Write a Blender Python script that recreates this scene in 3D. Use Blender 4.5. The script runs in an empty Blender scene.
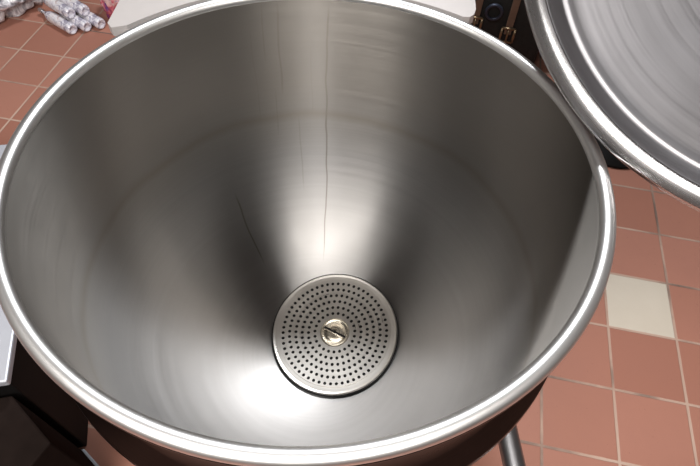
import bpy, bmesh, math, random
from mathutils import Vector, Matrix, noise
random.seed(7)
C = bpy.context.scene.collection
PI = math.pi

# ------------------------------------------------------------------ helpers
def thing(name, label, cat, loc=(0, 0, 0), rot=(0, 0, 0), group=None):
    o = bpy.data.objects.new(name, None); C.objects.link(o)
    o.location = loc; o.rotation_euler = rot
    o.empty_display_size = .05
    o['label'] = label; o['category'] = cat
    if group: o['group'] = group
    return o

def tag(o, label, cat, group=None):
    o['label'] = label; o['category'] = cat
    if group: o['group'] = group
    return o

def obj(name, bm, mat, parent=None, smooth=True, label=None, weld=True):
    if weld: bmesh.ops.remove_doubles(bm, verts=bm.verts, dist=1e-5)
    bmesh.ops.recalc_face_normals(bm, faces=bm.faces)
    me = bpy.data.meshes.new(name); bm.to_mesh(me); bm.free()
    for p in me.polygons: p.use_smooth = smooth
    me.materials.append(mat)
    o = bpy.data.objects.new(name, me); C.objects.link(o)
    if parent: o.parent = parent
    if label: o['label'] = label
    return o

def lathe(prof, n=96, bm=None, M=None):
    """prof: list of (r,z); revolved about z; open profile."""
    bm = bm or bmesh.new(); M = M or Matrix()
    rings = []
    for r, z in prof:
        if r < 1e-6: rings.append([bm.verts.new(M @ Vector((0, 0, z)))])
        else: rings.append([bm.verts.new(M @ Vector((r*math.cos(2*PI*i/n), r*math.sin(2*PI*i/n), z))) for i in range(n)])
    for a, b in zip(rings, rings[1:]):
        for i in range(n):
            j = (i+1) % n
            if len(a) == 1 and len(b) == 1: continue
            if len(a) == 1: bm.faces.new((a[0], b[j], b[i]))
            elif len(b) == 1: bm.faces.new((a[i], a[j], b[0]))
            else: bm.faces.new((a[i], a[j], b[j], b[i]))
    return bm

def tube(pts, r, n=16, bm=None, cap=True):
    bm = bm or bmesh.new()
    pts = [Vector(p) for p in pts]
    rs = r if isinstance(r, (list, tuple)) else [r]*len(pts)
    t0 = (pts[1]-pts[0]).normalized()
    up = Vector((0, 0, 1)) if abs(t0.z) < .9 else Vector((1, 0, 0))
    u = t0.cross(up).normalized(); rings = []
    for k, p in enumerate(pts):
        t = (pts[min(k+1, len(pts)-1)]-pts[max(k-1, 0)]).normalized()
        u = (u - t*u.dot(t)).normalized(); v = t.cross(u)
        rings.append([bm.verts.new(p + rs[k]*(u*math.cos(2*PI*i/n)+v*math.sin(2*PI*i/n))) for i in range(n)])
    for a, b in zip(rings, rings[1:]):
        for i in range(n):
            j = (i+1) % n; bm.faces.new((a[i], a[j], b[j], b[i]))
    if cap:
        bm.faces.new(rings[0][::-1]); bm.faces.new(rings[-1])
    return bm

def prism(poly, z0, z1, bm=None, bevel=0, seg=2):
    bm = bm or bmesh.new()
    lo = [bm.verts.new((x, y, z0)) for x, y in poly]; hi = [bm.verts.new((x, y, z1)) for x, y in poly]
    n = len(poly); fs = [bm.faces.new(lo[::-1]), bm.faces.new(hi)]
    for i in range(n):
        j = (i+1) % n; fs.append(bm.faces.new((lo[i], lo[j], hi[j], hi[i])))
    if bevel:
        es = {e for f in fs for e in f.edges}
        bmesh.ops.bevel(bm, geom=list(es), offset=bevel, segments=seg, affect='EDGES', profile=.5)
    return bm

def box(x0, x1, y0, y1, z0, z1, bm=None, bevel=0, seg=2):
    return prism([(x0, y0), (x1, y0), (x1, y1), (x0, y1)], z0, z1, bm, bevel, seg)

# ------------------------------------------------------------------ materials
class NT:
    def __init__(s, name):
        s.m = bpy.data.materials.new(name); s.m.use_nodes = True
        s.t = s.m.node_tree; s.n = s.t.nodes; s.l = s.t.links
        s.b = s.n['Principled BSDF']
    def new(s, typ, **kw):
        x = s.n.new(typ)
        for k, v in kw.items():
            if k.startswith('i_'): x.inputs[k[2:].replace('_', ' ')].default_value = v
            elif k.startswith('n') and k[1:].isdigit(): x.inputs[int(k[1:])].default_value = v
            else: setattr(x, k, v)
        return x
    def link(s, a, b): s.l.new(a, b)
    def math(s, op, a, b=None, clamp=False):
        x = s.n.new('ShaderNodeMath'); x.operation = op; x.use_clamp = clamp
        for i, v in enumerate((a, b)):
            if v is None: continue
            if hasattr(v, 'links') or hasattr(v, 'is_linked'): s.l.new(v, x.inputs[i])
            else: x.inputs[i].default_value = v
        return x.outputs[0]
    def ramp(s, fac, stops):
        r = s.n.new('ShaderNodeValToRGB'); e = r.color_ramp.elements
        while len(e) > 1: e.remove(e[-1])
        e[0].position = stops[0][0]; e[0].color = stops[0][1]
        for p, c in stops[1:]:
            q = e.new(p); q.color = c
        s.l.new(fac, r.inputs[0]); return r.outputs[0]
    def mix(s, fac, a, b, blend='MIX'):
        x = s.n.new('ShaderNodeMix'); x.data_type = 'RGBA'; x.blend_type = blend
        for sock, v in ((x.inputs[0], fac), (x.inputs[6], a), (x.inputs[7], b)):
            if hasattr(v, 'is_linked'): s.l.new(v, sock)
            else: sock.default_value = v
        return x.outputs[2]

def g(v): return (v, v, v, 1)

def simple(name, col, rough=.5, metal=0, spec=.5, nscale=40, nvar=.15, bump=0):
    s = NT(name)
    tc = s.new('ShaderNodeTexCoord'); nz = s.new('ShaderNodeTexNoise', i_Scale=nscale, i_Detail=4.)
    s.link(tc.outputs['Object'], nz.inputs['Vector'])
    c = s.mix(nz.outputs[0], (*[x*(1-nvar) for x in col], 1), (*[min(1, x*(1+nvar)) for x in col], 1))
    s.link(c, s.b.inputs['Base Color'])
    s.b.inputs['Roughness'].default_value = rough; s.b.inputs['Metallic'].default_value = metal
    s.b.inputs['Specular IOR Level'].default_value = spec
    if bump:
        b = s.new('ShaderNodeBump', i_Strength=bump, i_Distance=.004)
        s.link(nz.outputs[0], b.inputs['Height']); s.link(b.outputs[0], s.b.inputs['Normal'])
    return s.m

def brushed(name, col=(.56, .55, .53), rough=.3, aniso=.7, kettle=False, streak=260., rot=0., rvar=.10):
    """circumferentially brushed stainless steel; brushing runs round the object's z axis"""
    s = NT(name)
    tc = s.new('ShaderNodeTexCoord'); sp = s.new('ShaderNodeSeparateXYZ'); s.link(tc.outputs['Object'], sp.inputs[0])
    x, y, z = sp.outputs
    ang = s.math('ARCTAN2', y, x)
    rad = s.math('SQRT', s.math('ADD', s.math('MULTIPLY', x, x), s.math('MULTIPLY', y, y)))
    mer = s.math('SUBTRACT', rad, z)               # runs along the meridian
    cv = s.new('ShaderNodeCombineXYZ'); 
    s.link(s.math('MULTIPLY', x, 1.6), cv.inputs[0]); s.link(s.math('MULTIPLY', y, 1.6), cv.inputs[1]); s.link(s.math('MULTIPLY', mer, streak), cv.inputs[2])
    n1 = s.new('ShaderNodeTexNoise', i_Scale=1., i_Detail=3., i_Roughness=.6); s.link(cv.outputs[0], n1.inputs['Vector'])
    n2 = s.new('ShaderNodeTexNoise', i_Scale=5., i_Detail=6., i_Roughness=.65); s.link(tc.outputs['Object'], n2.inputs['Vector'])
    r = s.math('ADD', s.math('MULTIPLY', s.math('SUBTRACT', n1.outputs[0], .5), rvar*1.6), s.math('MULTIPLY', s.math('SUBTRACT', n2.outputs[0], .5), rvar*2))
    s.link(s.math('ADD', r, rough, True), s.b.inputs['Roughness'])
    c = s.mix(n1.outputs[0], (*[v*.9 for v in col], 1), (*[min(1, v*1.1) for v in col], 1))
    c = s.mix(s.math('MULTIPLY', n2.outputs[0], .55), c, (*[v*.72*k for v, k in zip(col, (1.02, 1, .95))], 1))
    if kettle:
        deg = s.math('MULTIPLY', ang, 180/PI)
        # thin dried drip marks running down the back wall (stains in the steel)
        tot = None
        wob = s.new('ShaderNodeTexNoise', i_Scale=6., i_Detail=2.); s.link(tc.outputs['Object'], wob.inputs['Vector'])
        dw = s.math('ADD', deg, s.math('MULTIPLY', s.math('SUBTRACT', wob.outputs[0], .5), 3.))
        for a, w, z0, z1, amt in ((104.2, .45, .67, .9, .6), (108.5, .3, .76, .9, .45), (90.5, .4, .26, .89, .75), (106.5, .3, .55, .7, .3),
                                  (126.5, .5, .27, .44, .7), (99.5, .35, .40, .62, .25), (112, .25, .6, .85, .2), (95, .3, .6, .8, .15)):
            d = s.math('SUBTRACT', 1., s.math('DIVIDE', s.math('ABSOLUTE', s.math('SUBTRACT', dw, a)), w), True)
            up = s.math('MULTIPLY', s.math('SUBTRACT', z, z0), 30., True); dn = s.math('MULTIPLY', s.math('SUBTRACT', z1, z), 30., True)
            k = s.math('MULTIPLY', s.math('MULTIPLY', d, up), s.math('MULTIPLY', dn, amt))
            tot = k if tot is None else s.math('MAXIMUM', tot, k)
        c = s.mix(tot, c, (.10, .085, .065, 1))
        # scale line where liquid stood, just round the seam
        wl = s.math('ADD', z, s.math('MULTIPLY', s.math('SUBTRACT', wob.outputs[0], .5), .03))
        band = s.math('SUBTRACT', 1., s.math('DIVIDE', s.math('ABSOLUTE', s.math('SUBTRACT', wl, .61)), .022), True)
        c = s.mix(s.math('MULTIPLY', band, .6), c, (.2, .18, .15, 1))
        # warm brighter light on the upright wall, put into its colour
        lit_wall = s.math('MULTIPLY', s.math('SUBTRACT', z, .5), 5., True)
        c = s.mix(s.math('MULTIPLY', lit_wall, .55), c, (.42, .385, .345, 1))
        s.link(s.math('SUBTRACT', s.math('ADD', r, rough), s.math('MULTIPLY', lit_wall, .03), True), s.b.inputs['Roughness'])
    s.link(c, s.b.inputs['Base Color'])
    s.b.inputs['Metallic'].default_value = 1.
    s.b.inputs['Anisotropic'].default_value = aniso
    s.b.inputs['Anisotropic Rotation'].default_value = rot
    tg = s.new('ShaderNodeTangent', direction_type='RADIAL', axis='Z'); s.link(tg.outputs[0], s.b.inputs['Tangent'])
    bp = s.new('ShaderNodeBump', i_Strength=0. if kettle else .05, i_Distance=.001)
    s.link(n1.outputs[0], bp.inputs['Height'])
    if not kettle: s.link(bp.outputs[0], s.b.inputs['Normal'])
    return s.m

M_bowl = brushed('brushed_bowl_steel', (.305, .30, .30), kettle=True, rough=.36, aniso=.97, rot=.25, rvar=.05)
M_rim = brushed('polished_rim_steel', (.86, .86, .87), rough=.42, aniso=.2, streak=60, rvar=.05)
M_jacket = brushed('jacket_steel', (.03, .031, .034), rough=.32, aniso=.4)
M_lid = brushed('lid_steel', (.42, .41, .43), rough=.45, aniso=.5)
M_lidrim = brushed('lid_rim_steel', (.74, .74, .77), rough=.26, aniso=.3, streak=80)
M_disc = brushed('strainer_steel', (.68, .66, .63), rough=.31, aniso=0, streak=120)
M_hub = brushed('hub_steel', (.62, .57, .48), rough=.28, aniso=.2, streak=200)
M_tube = simple('tube_steel', (.42, .42, .44), .38, 1, nvar=.06)
M_plate = simple('plate_steel', (.46, .435, .43), .5, .3, nvar=.04)
M_black = simple('black_enamel', (.006, .0055, .0055), .6, spec=.12, nvar=.3)
M_brown = simple('dark_brown_enamel', (.012, .008, .007), .8, spec=.03, nvar=.3)
M_steelflat = simple('counter_steel', (.52, .54, .60), .5, .5, nvar=.05)
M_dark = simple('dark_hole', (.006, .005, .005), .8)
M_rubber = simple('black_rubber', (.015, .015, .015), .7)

# ------------------------------------------------------------------ floor
TILE = .2; OX, OY, YAW = .8902, .4334, -.15341
def floor_mat():
    s = NT('quarry_tiles')
    tc = s.new('ShaderNodeTexCoord')
    mp = s.new('ShaderNodeMapping', vector_type='TEXTURE')
    mp.inputs['Location'].default_value = (OX, OY, 0); mp.inputs['Rotation'].default_value = (0, 0, YAW)
    mp.inputs['Scale'].default_value = (TILE, TILE, TILE)
    s.link(tc.outputs['Object'], mp.inputs['Vector'])
    sp = s.new('ShaderNodeSeparateXYZ'); s.link(mp.outputs[0], sp.inputs[0]); u, v = sp.outputs[0], sp.outputs[1]
    fu, fv = s.math('FLOOR', u), s.math('FLOOR', v)
    du = s.math('ABSOLUTE', s.math('SUBTRACT', s.math('FRACT', u), .5)); dv = s.math('ABSOLUTE', s.math('SUBTRACT', s.math('FRACT', v), .5))
    nz = s.new('ShaderNodeTexNoise', i_Scale=26., i_Detail=4.); s.link(tc.outputs['Object'], nz.inputs['Vector'])
    edge = s.math('ADD', s.math('MAXIMUM', du, dv), s.math('MULTIPLY', s.math('SUBTRACT', nz.outputs[0], .5), .012))
    gm = s.new('ShaderNodeMapRange', interpolation_type='SMOOTHSTEP', n1=.475, n2=.487); s.link(edge, gm.inputs[0])
    grout = gm.outputs[0]
    cell = s.new('ShaderNodeCombineXYZ'); s.link(fu, cell.inputs[0]); s.link(fv, cell.inputs[1])
    wn = s.new('ShaderNodeTexWhiteNoise', noise_dimensions='2D'); s.link(cell.outputs[0], wn.inputs['Vector'])
    col = s.ramp(wn.outputs[0], [(0, (.335, .145, .102, 1)), (.5, (.375, .170, .122, 1)), (1, (.415, .192, .142, 1))])
    n2 = s.new('ShaderNodeTexNoise', i_Scale=7., i_Detail=6., i_Roughness=.65); s.link(tc.outputs['Object'], n2.inputs['Vector'])
    col = s.mix(s.math('MULTIPLY', s.math('SUBTRACT', n2.outputs[0], .3, True), .6), col, (.30, .13, .10, 1))
    n3 = s.new('ShaderNodeTexNoise', i_Scale=110., i_Detail=3.); s.link(tc.outputs['Object'], n3.inputs['Vector'])
    spk = s.math('MULTIPLY', s.math('GREATER_THAN', n3.outputs[0], .70), .35)
    col = s.mix(spk, col, (.24, .10, .075, 1))
    # one replacement tile in cream
    cu = s.math('LESS_THAN', s.math('ABSOLUTE', s.math('SUBTRACT', u, .5)), .5); cw = s.math('LESS_THAN', s.math('ABSOLUTE', s.math('ADD', v, .5)), .5)
    cream = s.mix(n2.outputs[0], (.54, .48, .40, 1), (.62, .56, .48, 1))
    col = s.mix(s.math('MULTIPLY', cu, cw), col, cream)
    n4 = s.new('ShaderNodeTexNoise', i_Scale=3.5, i_Detail=5.); s.link(tc.outputs['Object'], n4.inputs['Vector'])
    gcol = s.ramp(n4.outputs[0], [(.38, (.16, .11, .09, 1)), (.5, (.43, .29, .23, 1)), (.7, (.50, .36, .29, 1))])
    col = s.mix(grout, col, gcol)
    s.link(col, s.b.inputs['Base Color'])
    rr = s.math('ADD', s.math('MULTIPLY', n2.outputs[0], .2), s.math('ADD', .42, s.math('MULTIPLY', grout, .3)))
    s.link(rr, s.b.inputs['Roughness'])
    hgt = s.math('SUBTRACT', s.math('MULTIPLY', nz.outputs[0], .12), grout)
    bp = s.new('ShaderNodeBump', i_Strength=.5, i_Distance=.003); s.link(hgt, bp.inputs['Height']); s.link(bp.outputs[0], s.b.inputs['Normal'])
    return s.m
fl = obj('floor', box(-3, 3.2, -2, 4.2, -.08, 0), floor_mat(), smooth=False); fl['kind'] = 'structure'

# ------------------------------------------------------------------ kettle
kettle = thing('steam_kettle', 'large open stainless steel kettle with a rolled bright rim, brushed inside', 'kettle')
RI, ZC, ZT = .4125, .60, .90
prof = [(RI, ZT-.001)] + [(RI, ZT-.03*i) for i in range(1, 10)] + [(RI, ZC+.03)]
prof += [(RI-.0006, ZC+.006), (RI-.0006, ZC)]           # faint welded seam
prof += [((RI-.0006)*math.cos(a), ZC-(RI-.0006)*math.sin(a)) for a in [PI/2*i/40 for i in range(1, 40)]] + [(0, ZC-RI+.0006)]
obj('bowl', lathe(prof, 160), M_bowl, kettle)
# rolled rim
rr, R0 = .0108, .4228
obj('rim', lathe([(R0+rr*math.cos(a), ZT+rr*math.sin(a)) for a in [2*PI*i/20 for i in range(21)]], 160), M_rim, kettle, label='bright rolled rim')
# outer jacket
RO = .436
jp = [(RI+.003, ZT-.004), (.4325, ZT-.0045), (.4335, ZT-.009), (.431, ZT-.014), (RI+.004, ZT-.020), (RI+.004, ZT-.05), (RI+.004, ZC+.12), (RO+.004, ZC+.10), (RO+.006, ZC+.085), (RO, ZC+.07), (RO, ZC)]  # dark lip at the top stands in for shade under the rim
jp += [(RO*math.cos(a), ZC-RO*math.sin(a)) for a in [PI/2*i/30 for i in range(1, 30)]] + [(0, ZC-RO)]
obj('jacket', lathe(jp, 128), M_jacket, kettle, label='dark steel outer jacket')
# rear flange: curved plate behind the rim
def sector(r0, r1, a0, a1, z0, z1, rc, bm=None):
    poly = []
    N = 40
    for i in range(N+1):
        a = math.radians(a0+(a1-a0)*i/N); poly.append((r0*math.cos(a), r0*math.sin(a)))
    # rounded outer corners
    am = math.radians(a1); da = rc/r1
    for k in range(0, 7):
        t = PI/2*k/6
        a = am - da + da*math.cos(t); r = r1-rc+rc*math.sin(t)
        poly.append((r*math.cos(a), r*math.sin(a)))
    am2 = math.radians(a0)
    for i in range(1, N):
        a = am-da+(am2+da-(am-da))*i/N; poly.append((r1*math.cos(a), r1*math.sin(a)))
    for k in range(0, 7):
        t = PI/2*k/6
        a = am2 + da - da*math.sin(t); r = r1-rc+rc*math.cos(t)
        poly.append((r*math.cos(a), r*math.sin(a)))
    return prism(poly, z0, z1, bm)
pp = [(.485*math.cos(math.radians(t)), .485*math.sin(math.radians(t))) for t in range(58, 141, 3)]
pp += [(-.392, .308), (-.403, .322), (-.403, .78)]
pp += [(-.403+.05*(1-math.cos(t)), .78+.05*math.sin(t)) for t in (.4, .8, 1.2, PI/2)]
pp += [(.285-.05*(1-math.sin(t)), .83-.05*(1-math.cos(t))) for t in (0, .4, .8, 1.2, PI/2)]
pp += [(.285, .46), (.284, .44), (.279, .422), (.270, .412)]
fo = obj('rear_plate', prism(pp, .862, .880), M_plate, kettle, smooth=False, label='pale flat plate behind the rim')
lip = sector(.4375, .483, 57.5, 142, .845, .856, .012)
obj('plate_lip', lip, M_tube, fo, smooth=False, label='grey strip along the inner edge of the plate')
for a in (62, 80, 100, 120, 138):
    t = math.radians(a); obj('bracket', tube([(.4335*math.cos(t), .4335*math.sin(t), .77), (.52*math.cos(t), .52*math.sin(t), .866)], .009, 8), M_tube, fo)
# legs
def leg(az):
    t = math.radians(az); c, s_ = math.cos(t), math.sin(t)
    def P(r, z): return (r*c, r*s_, z)
    l = obj('leg', tube([P(.428, .47), P(.442, .40), P(.52, .22), P(.60, .02)], .0245, 24), M_tube, kettle)
    q = Matrix.Translation(P(.605, 0))
    f = obj('foot', lathe([(0, 0), (.032, 0), (.034, .006), (.030, .018), (.027, .04), (0, .04)], 24, M=q), M_rubber, l)
for az in (30, 150, 270): leg(az)
pp_ = [(.371, -.168, .440), (.380, -.214, .432), (.391, -.298, .425), (.396, -.345, .421), (.399, -.375, .412), (.401, -.392, .392), (.402, -.398, .36), (.402, -.40, .28)]
obj('drain_pipe', tube(pp_, .0205, 24), M_tube, kettle, label='polished steel pipe running out from under the bowl')

# ------------------------------------------------------------------ strainer
sc = Vector((.0418, .0496, .2236)); sn = (Vector((0, 0, ZC))-sc).normalized()
sc = sc + sn*.007
q = Vector((0, 0, 1)).rotation_difference(sn)
strainer = thing('drain_strainer', 'round perforated steel strainer plate lying in the kettle bottom', 'strainer', sc, q.to_euler())
SR = .1555
def dome(r): return -.004+.010*(r/SR)**2
rings = [(.050, 23), (.0658, 30), (.0816, 37), (.0974, 44), (.1132, 51), (.129, 58)]
hr = .0041; dr = .0079
bm = bmesh.new()
def ringstrip(r0, r1, n):
    a = [[bm.verts.new((r*math.cos(2*PI*i/n), r*math.sin(2*PI*i/n), dome(r))) for i in range(n)] for r in (r0, r1)]
    for i in range(n):
        j = (i+1) % n; bm.faces.new((a[0][i], a[0][j], a[1][j], a[1][i]))
for k, (r, n) in enumerate(rings):
    ph = random.random()
    for i in range(n):
        a0 = 2*PI*(i+ph)/n; w = 2*PI/n
        def V(u, v):      # u angular -.5..5, v radial -1..1
            rad = r+v*dr; a = a0+u*w
            return (rad*math.cos(a), rad*math.sin(a), dome(rad))
        outer = [(-.5, -1), (-.25, -1), (0, -1), (.25, -1), (.5, -1), (.5, 0), (.5, 1), (.25, 1), (0, 1), (-.25, 1), (-.5, 1), (-.5, 0)]
        hl = []
        for (u, v) in outer:
            t = math.atan2(v*dr, u*w*r); hl.append((math.cos(t)*hr/(w*r), math.sin(t)*hr/dr))
        o_ = [bm.verts.new(V(*p)) for p in outer]; h_ = [bm.verts.new(V(*p)) for p in hl]
        for m in range(12):
            m2 = (m+1) % 12; bm.faces.new((o_[m], o_[m2], h_[m2], h_[m]))
ringstrip(.020, .050-dr, 64); ringstrip(.129+dr, .148, 96)
# rolled outer edge
prev = [(.148, dome(.148)), (.153, dome(.153)+.0006), (.1555, dome(.153)-.0025), (.1545, dome(.153)-.0055)]
lathe(prev, 96, bm)
d = obj('perforated_plate', bm, M_disc, strainer, smooth=False)
md = d.modifiers.new('sol', 'SOLIDIFY'); md.thickness = .0016; md.offset = -1
# black sheet added close beneath the plate to darken the holes
obj('hole_backing', lathe([(0, -.0075), (.08, -.0052), (.1515, .0005)], 64), M_dark, strainer, label='black sheet seen through the holes')
obj('edge_shade_ring', lathe([(.1555+.0028*math.cos(a), .0002+.0028*math.sin(a)) for a in [2*PI*i/12 for i in range(13)]], 96), M_rubber, strainer, label='dark ring in place of shade round the edge')  # black ring added as the shade line below the plate edge
# hub
HZ = -.0155
hub = obj('hub', lathe([(.037, .0112), (.0365, .0145), (.0345, .0165), (.0315, .0168), (.0295, .0150), (.026, .0145), (.024, .0160), (.015, .0172), (0, .0176)], 64), M_hub, strainer, label='brassy centre knob')
hub.location.z = HZ
ang = math.radians(-26)
bm = box(-.029, .029, -.0028, .0028, .0155, .0178, bevel=.0008)
bmesh.ops.rotate(bm, verts=bm.verts, cent=(0, 0, 0), matrix=Matrix.Rotation(ang, 3, 'Z'))
obj('slot', bm, M_dark, hub, label='dark slot across the knob')
bm = box(-.028, .028, -.0072, -.003, .0150, .0198, bevel=.0015)
bmesh.ops.rotate(bm, verts=bm.verts, cent=(0, 0, 0), matrix=Matrix.Rotation(ang, 3, 'Z'))
obj('grip_bar', bm, M_hub, hub)
obj('pin', lathe([(.0042, .0170), (.0042, .0188), (0, .0190)], 20), M_dark, hub)

# ------------------------------------------------------------------ lid on its stand
lc = Vector((.732, .245, 1.165)); t_, a_ = .6, math.radians(70)
ln = Vector((-math.sin(t_)*math.cos(a_), -math.sin(t_)*math.sin(a_), math.cos(t_)))
base = Vector((1.06, 1.05, 0))
lid = thing('kettle_lid', 'big round stainless lid tilted open on a post beside the kettle', 'lid', base)
lid_rot = Vector((0, 0, 1)).rotation_difference(ln).to_euler()
LR = .45
pan = obj('lid_pan', lathe([(.424, .000), (.418, -.006), (.408, -.0145), (.398, -.0205), (.393, -.0225), (.390, -.0212), (.387, -.0212), (.384, -.0225), (.37, -.0238), (.3, -.028), (.2, -.032), (.1, -.0345), (0, -.0355)], 160), M_lid, lid)
pan.location = lc-base; pan.rotation_euler = lid_rot
so = pan.modifiers.new('sol', 'SOLIDIFY'); so.thickness = .002; so.offset = -1
rimo = obj('lid_rim', lathe([(.422, .000), (.4225, .004), (.425, .0055), (.436, .001), (.4465, -.006), (.4495, -.010), (.449, -.014), (.444, -.015), (.426, -.008), (.422, .000)], 160), M_lidrim, lid, label='bright flat rim of the lid')
rimo.location = lc-base; rimo.rotation_euler = lid_rot
# rivet inside the wall, at the near lower right
def lidpt(ang, r, z):
    v = Vector((r*math.cos(ang), r*math.sin(ang), z)); return v
riv_ang = -1.05
rv = obj('rivet', lathe([(.008, 0), (.0078, .004), (.005, .007), (0, .008)], 20, M=Matrix.Translation(lidpt(riv_ang, .409, -.0137)) @ Vector((0, 0, 1)).rotation_difference(Vector((-math.cos(riv_ang)*.7, -math.sin(riv_ang)*.7, .7))).to_matrix().to_4x4()), M_lidrim, lid)
rv.location = lc-base; rv.rotation_euler = lid_rot
back = lc - ln*.038 - base
obj('hinge_arm', tube([back, back - ln*.05, Vector((-.06, -.12, 1.06)), Vector((0, 0, 1.0))], [.05, .022, .022, .022], 20), M_tube, lid)
obj('post', tube([(0, 0, .02), (0, 0, 1.03)], .03, 24), M_black, lid)
obj('floor_shade_disc', lathe([(0, 0), (.15, 0), (.155, .006), (.15, .016), (.05, .03), (0, .03)], 48), M_black, lid)  # black disc added for the floor shade between rim and lid

# ------------------------------------------------------------------ left: steel-topped black cabinet and brown cabinet
def quadprism(p, z0, z1, bevel=.004): return prism(p, z0, z1, bevel=bevel)
cab = thing('black_cabinet', 'low black cabinet with a pale steel top beside the kettle', 'cabinet', (-.9, .1, 0))
off = Vector((-.9, .1))
P = [(-.572, -.200), (-.74, .42), (-1.25, .30), (-1.08, -.32)]
Pl = [(x-off.x, y-off.y) for x, y in P]
obj('cabinet_body', quadprism(Pl[::-1], .0, .435), M_black, cab, smooth=False)
cx_ = sum(p[0] for p in Pl)/4; cy_ = sum(p[1] for p in Pl)/4
Pt = [(cx_+(x-cx_)*1.02, cy_+(y-cy_)*1.02) for x, y in Pl]
obj('cabinet_top', quadprism(Pt[::-1], .4351, .455), M_steelflat, cab, smooth=False, label='pale stainless steel top')
bcab = thing('brown_cabinet', 'dark brown low cabinet in front of the black cabinet', 'cabinet', (-.75, -.5, 0))
P2 = [(-.578, -.212), (-.47, -.295), (-.62, -.62), (-1.0, -.55), (-.98, -.32)]
P2 = [(x+.75, y+.5) for x, y in P2]
obj('cabinet_body', quadprism(P2[::-1], .012, .40), M_brown, bcab, smooth=False)
P3 = [(x*1.03, y*1.03) for x, y in P2]
obj('base_plate', quadprism([(P2[0][0]+.004, P2[0][1]+.004), (P2[1][0]+.006, P2[1][1]+.004), P2[2], P2[3], P2[4]][::-1], 0, .0118, .002), M_steelflat, bcab, smooth=False, label='thin steel plate under the cabinet')

# ------------------------------------------------------------------ back left: cans and plastic on the floor
def film_mat(name, cols, scale, rough=.22):
    s = NT(name)
    tc = s.new('ShaderNodeTexCoord'); nz = s.new('ShaderNodeTexNoise', i_Scale=scale, i_Detail=5., i_Distortion=1.5); s.link(tc.outputs['Object'], nz.inputs['Vector'])
    c = s.ramp(nz.outputs[0], [(p, (*k, 1)) for p, k in cols]); s.link(c, s.b.inputs['Base Color'])
    s.b.inputs['Roughness'].default_value = rough; s.b.inputs['Specular IOR Level'].default_value = .8
    s.b.inputs['Coat Weight'].default_value = .5
    return s.m
M_film = film_mat('crumpled_film', [(.36, (.05, .045, .05)), (.46, (.45, .43, .48)), (.55, (.85, .84, .88)), (.66, (.25, .25, .30))], 11)
M_film2 = film_mat('lilac_film', [(.3, (.12, .11, .17)), (.44, (.45, .43, .53)), (.56, (.85, .84, .90)), (.66, (.28, .28, .40))], 22, .12)
M_red = film_mat('red_purple_film', [(.3, (.16, .05, .20)), (.45, (.55, .10, .14)), (.6, (.75, .55, .55)), (.75, (.30, .12, .35))], 16)
M_can = film_mat('can_print', [(.3, (.45, .42, .50)), (.5, (.80, .78, .82)), (.62, (.55, .45, .45)), (.75, (.30, .30, .45))], 22, .25)
M_alu = simple('aluminium', (.75, .73, .72), .3, .9, nvar=.1)

def crumple(name, size, seed, amp=.35, sub=5, mat=None):
    bm = bmesh.new(); bmesh.ops.create_icosphere(bm, subdivisions=sub, radius=1)
    for v in bm.verts:
        p = v.co.copy(); o = Vector((seed*3.1, seed*1.7, seed))
        n = 0
        for f, a in ((1.6, 1.), (3.4, .55), (7., .3), (14, .12)):
            n += a*(1-2*abs(noise.noise(p*f+o)))
        k = 1+amp*(n-.9)
        co = Vector((p.x*size[0]*k, p.y*size[1]*k, p.z*size[2]*k + size[2]*.72))
        if co.z < 0: co.z = max(0, co.z*.02)
        v.co = co
    return obj(name, bm, mat, weld=False)
b1 = crumple('plastic_bag', (.25, .23, .17), 1, mat=M_film); b1.location = (-1.685, 1.735, 0); b1.rotation_euler = (0, 0, .2)
tag(b1, 'crumpled grey and white plastic bag on the floor, leftmost at the back', 'bag')
b2 = crumple('plastic_bag', (.19, .13, .17), 2.3, mat=M_film2); b2.location = (-1.13, 1.97, 0); b2.rotation_euler = (0, 0, -.3)
tag(b2, 'crumpled lilac and white plastic bag behind the lying bottles', 'bag')
b3 = crumple('plastic_package', (.06, .065, .11), 4.1, mat=M_red); b3.location = (-1.045, 1.70, 0); b3.rotation_euler = (0, 0, .3)
tag(b3, 'red and purple plastic package behind the pale plate of the kettle', 'package')

def bottle(loc, rz, label, tilt=0):
    t = thing('drink_bottle', label, 'bottle', loc, (0, PI/2+tilt, rz), 'bottles lying on the floor')
    # lying: local z runs along the ground; bottom end faces the camera
    t.scale = (.74, .74, 1)
    obj('bottle_body', lathe([(0, .238), (.006, .2375), (.0085, .232), (.009, .205), (.014, .190), (.029, .165), (.033, .150), (.033, .045), (.031, .040), (.033, .034), (.033, .010), (.029, .001), (.022, .0), (.016, .006), (0, .008)], 28), M_film2, t)
    obj('bottle_label', lathe([(.0335, .055), (.0338, .056), (.0338, .14), (.0335, .141)], 28), M_can, t)
    obj('bottle_cap', lathe([(.0115, .214), (.0135, .216), (.0135, .234), (.012, .240), (0, .240)], 20), M_alu, t)
    return t
rz = math.radians(146)
bl = [((-1.088, 1.572, .0255), 'pale bottle lying on the floor, nearest the kettle plate'),
      ((-1.142, 1.546, .0255), 'pale bottle lying on the floor, second from the kettle plate'),
      ((-1.196, 1.520, .0255), 'pale bottle lying on the floor, third from the kettle plate'),
      ((-1.150, 1.594, .0712), 'pale bottle lying on top of the others, nearer the kettle plate'),
      ((-1.204, 1.568, .0712), 'pale bottle lying on top of the others, nearer the crumpled bag')]
for p, lb in bl: bottle(p, rz, lb)

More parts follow.
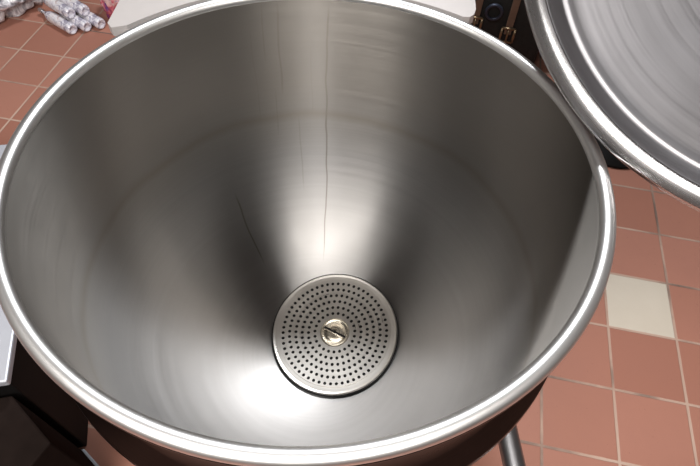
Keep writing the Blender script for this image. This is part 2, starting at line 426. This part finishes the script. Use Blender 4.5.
# ------------------------------------------------------------------ back right: black bag with buckled straps
M_fabric = simple('black_canvas', (.010, .011, .011), .75, nvar=.5, nscale=60, bump=.4)
M_leather = simple('tan_leather', (.16, .105, .075), .5, nvar=.3)
M_brass = simple('old_brass', (.30, .22, .14), .35, .9)
M_blue = simple('dull_blue_steel', (.045, .055, .085), .4, .6)
bag = thing('black_bag', 'black canvas bag with two tan buckled straps on the floor at the back', 'bag', (.62, 1.62, 0), (0, 0, -.12))
bm = box(-.27, .22, -.14, .24, 0, .36, bevel=.045, seg=4)
bmesh.ops.subdivide_edges(bm, edges=bm.edges, cuts=2, use_grid_fill=True)
for v in bm.verts:
    k = noise.noise(v.co*7)*.012; v.co += Vector((k, k, k*.7 if v.co.z > .02 else 0))
    v.co.z = max(v.co.z, 0)
obj('bag_body', bm, M_fabric, bag)
def strap(x, zb):
    y = -.156
    s1 = obj('strap', box(x-.014, x+.014, y-.004, y+.004, zb, .33, bevel=.0015), M_leather, bag, smooth=False)
    bm = bmesh.new()
    w, h = .026, .03
    pts = [(x-w, y-.007, zb-h), (x+w, y-.007, zb-h), (x+w, y-.007, zb+h), (x-w, y-.007, zb+h)]
    for a, b in zip(pts, pts[1:]+pts[:1]): tube([a, b], .0055, 8, bm)
    tube([(x, y-.008, zb+.028), (x, y-.008, zb-.034)], .004, 8, bm)
    obj('buckle', bm, M_brass, s1, weld=False)
strap(-.085, .20); strap(.055, .17)
bm = bmesh.new()
tube([(-.02+.03*math.cos(a), -.158, .26+.03*math.sin(a)) for a in [2*PI*i/24 for i in range(25)]], .007, 8, bm, cap=False)
obj('ring', bm, M_blue, bag)

# ------------------------------------------------------------------ light
w = bpy.data.worlds.new('World'); bpy.context.scene.world = w; w.use_nodes = True
wn = w.node_tree; bg = wn.nodes['Background']
bg.inputs[0].default_value = (.95, .96, 1.0, 1); bg.inputs[1].default_value = .05
def area(name, loc, target, sx, sy, power, col=(1, 1, 1)):
    l = bpy.data.lights.new(name, 'AREA'); l.shape = 'RECTANGLE'; l.size = sx; l.size_y = sy; l.energy = power; l.color = col
    o = bpy.data.objects.new(name, l); C.objects.link(o); o.location = loc
    d = Vector(target)-Vector(loc); o.rotation_euler = d.to_track_quat('-Z', 'Y').to_euler(); return o
area('unseen_light', (-.2, -1.0, 2.95), (-.1, -.3, 0), 2.4, .6, 50, (1, .96, .91))
area('unseen_light', (-.25, -1.85, 2.45), (-.05, .3, .4), 2.2, .5, 88, (1, .95, .89))  # unseen low lamp added behind the camera to lift the bowl highlight
area('unseen_light', (.08, 1.62, 2.95), (.0, .2, 0), .5, .25, 62, (.98, .99, 1))
M_wall = simple('painted_wall', (.12, .115, .11), .7, nscale=4, nvar=.08)
for nm, d in (('wall_left', (-3.1, -3, -2, 4.2, 0, 3)), ('wall_right', (3.2, 3.3, -2, 4.2, 0, 3)), ('wall_back', (-3.1, 3.3, 4.2, 4.3, 0, 3)), ('wall_front', (-3.1, 3.3, -2.1, -2, 0, 3)), ('ceiling', (-3.1, 3.3, -2.1, 4.3, 3, 3.1))):
    o = obj(nm, box(*d), M_wall, smooth=False); o['kind'] = 'structure'

# ------------------------------------------------------------------ camera
cam = bpy.data.cameras.new('camera'); co = bpy.data.objects.new('camera', cam); C.objects.link(co)
cam.sensor_width = 36; cam.lens = 36*552.5/700; cam.clip_start = .02
pitch, roll = .93413, .060418
co.matrix_world = Matrix.Translation((.06413, -.56796, 1.48167)) @ (Matrix.Rotation(PI/2-pitch, 4, 'X') @ Matrix.Rotation(roll, 4, 'Z'))
bpy.context.scene.camera = co
vs = bpy.context.scene.view_settings; vs.view_transform = 'Standard'; vs.exposure = 0
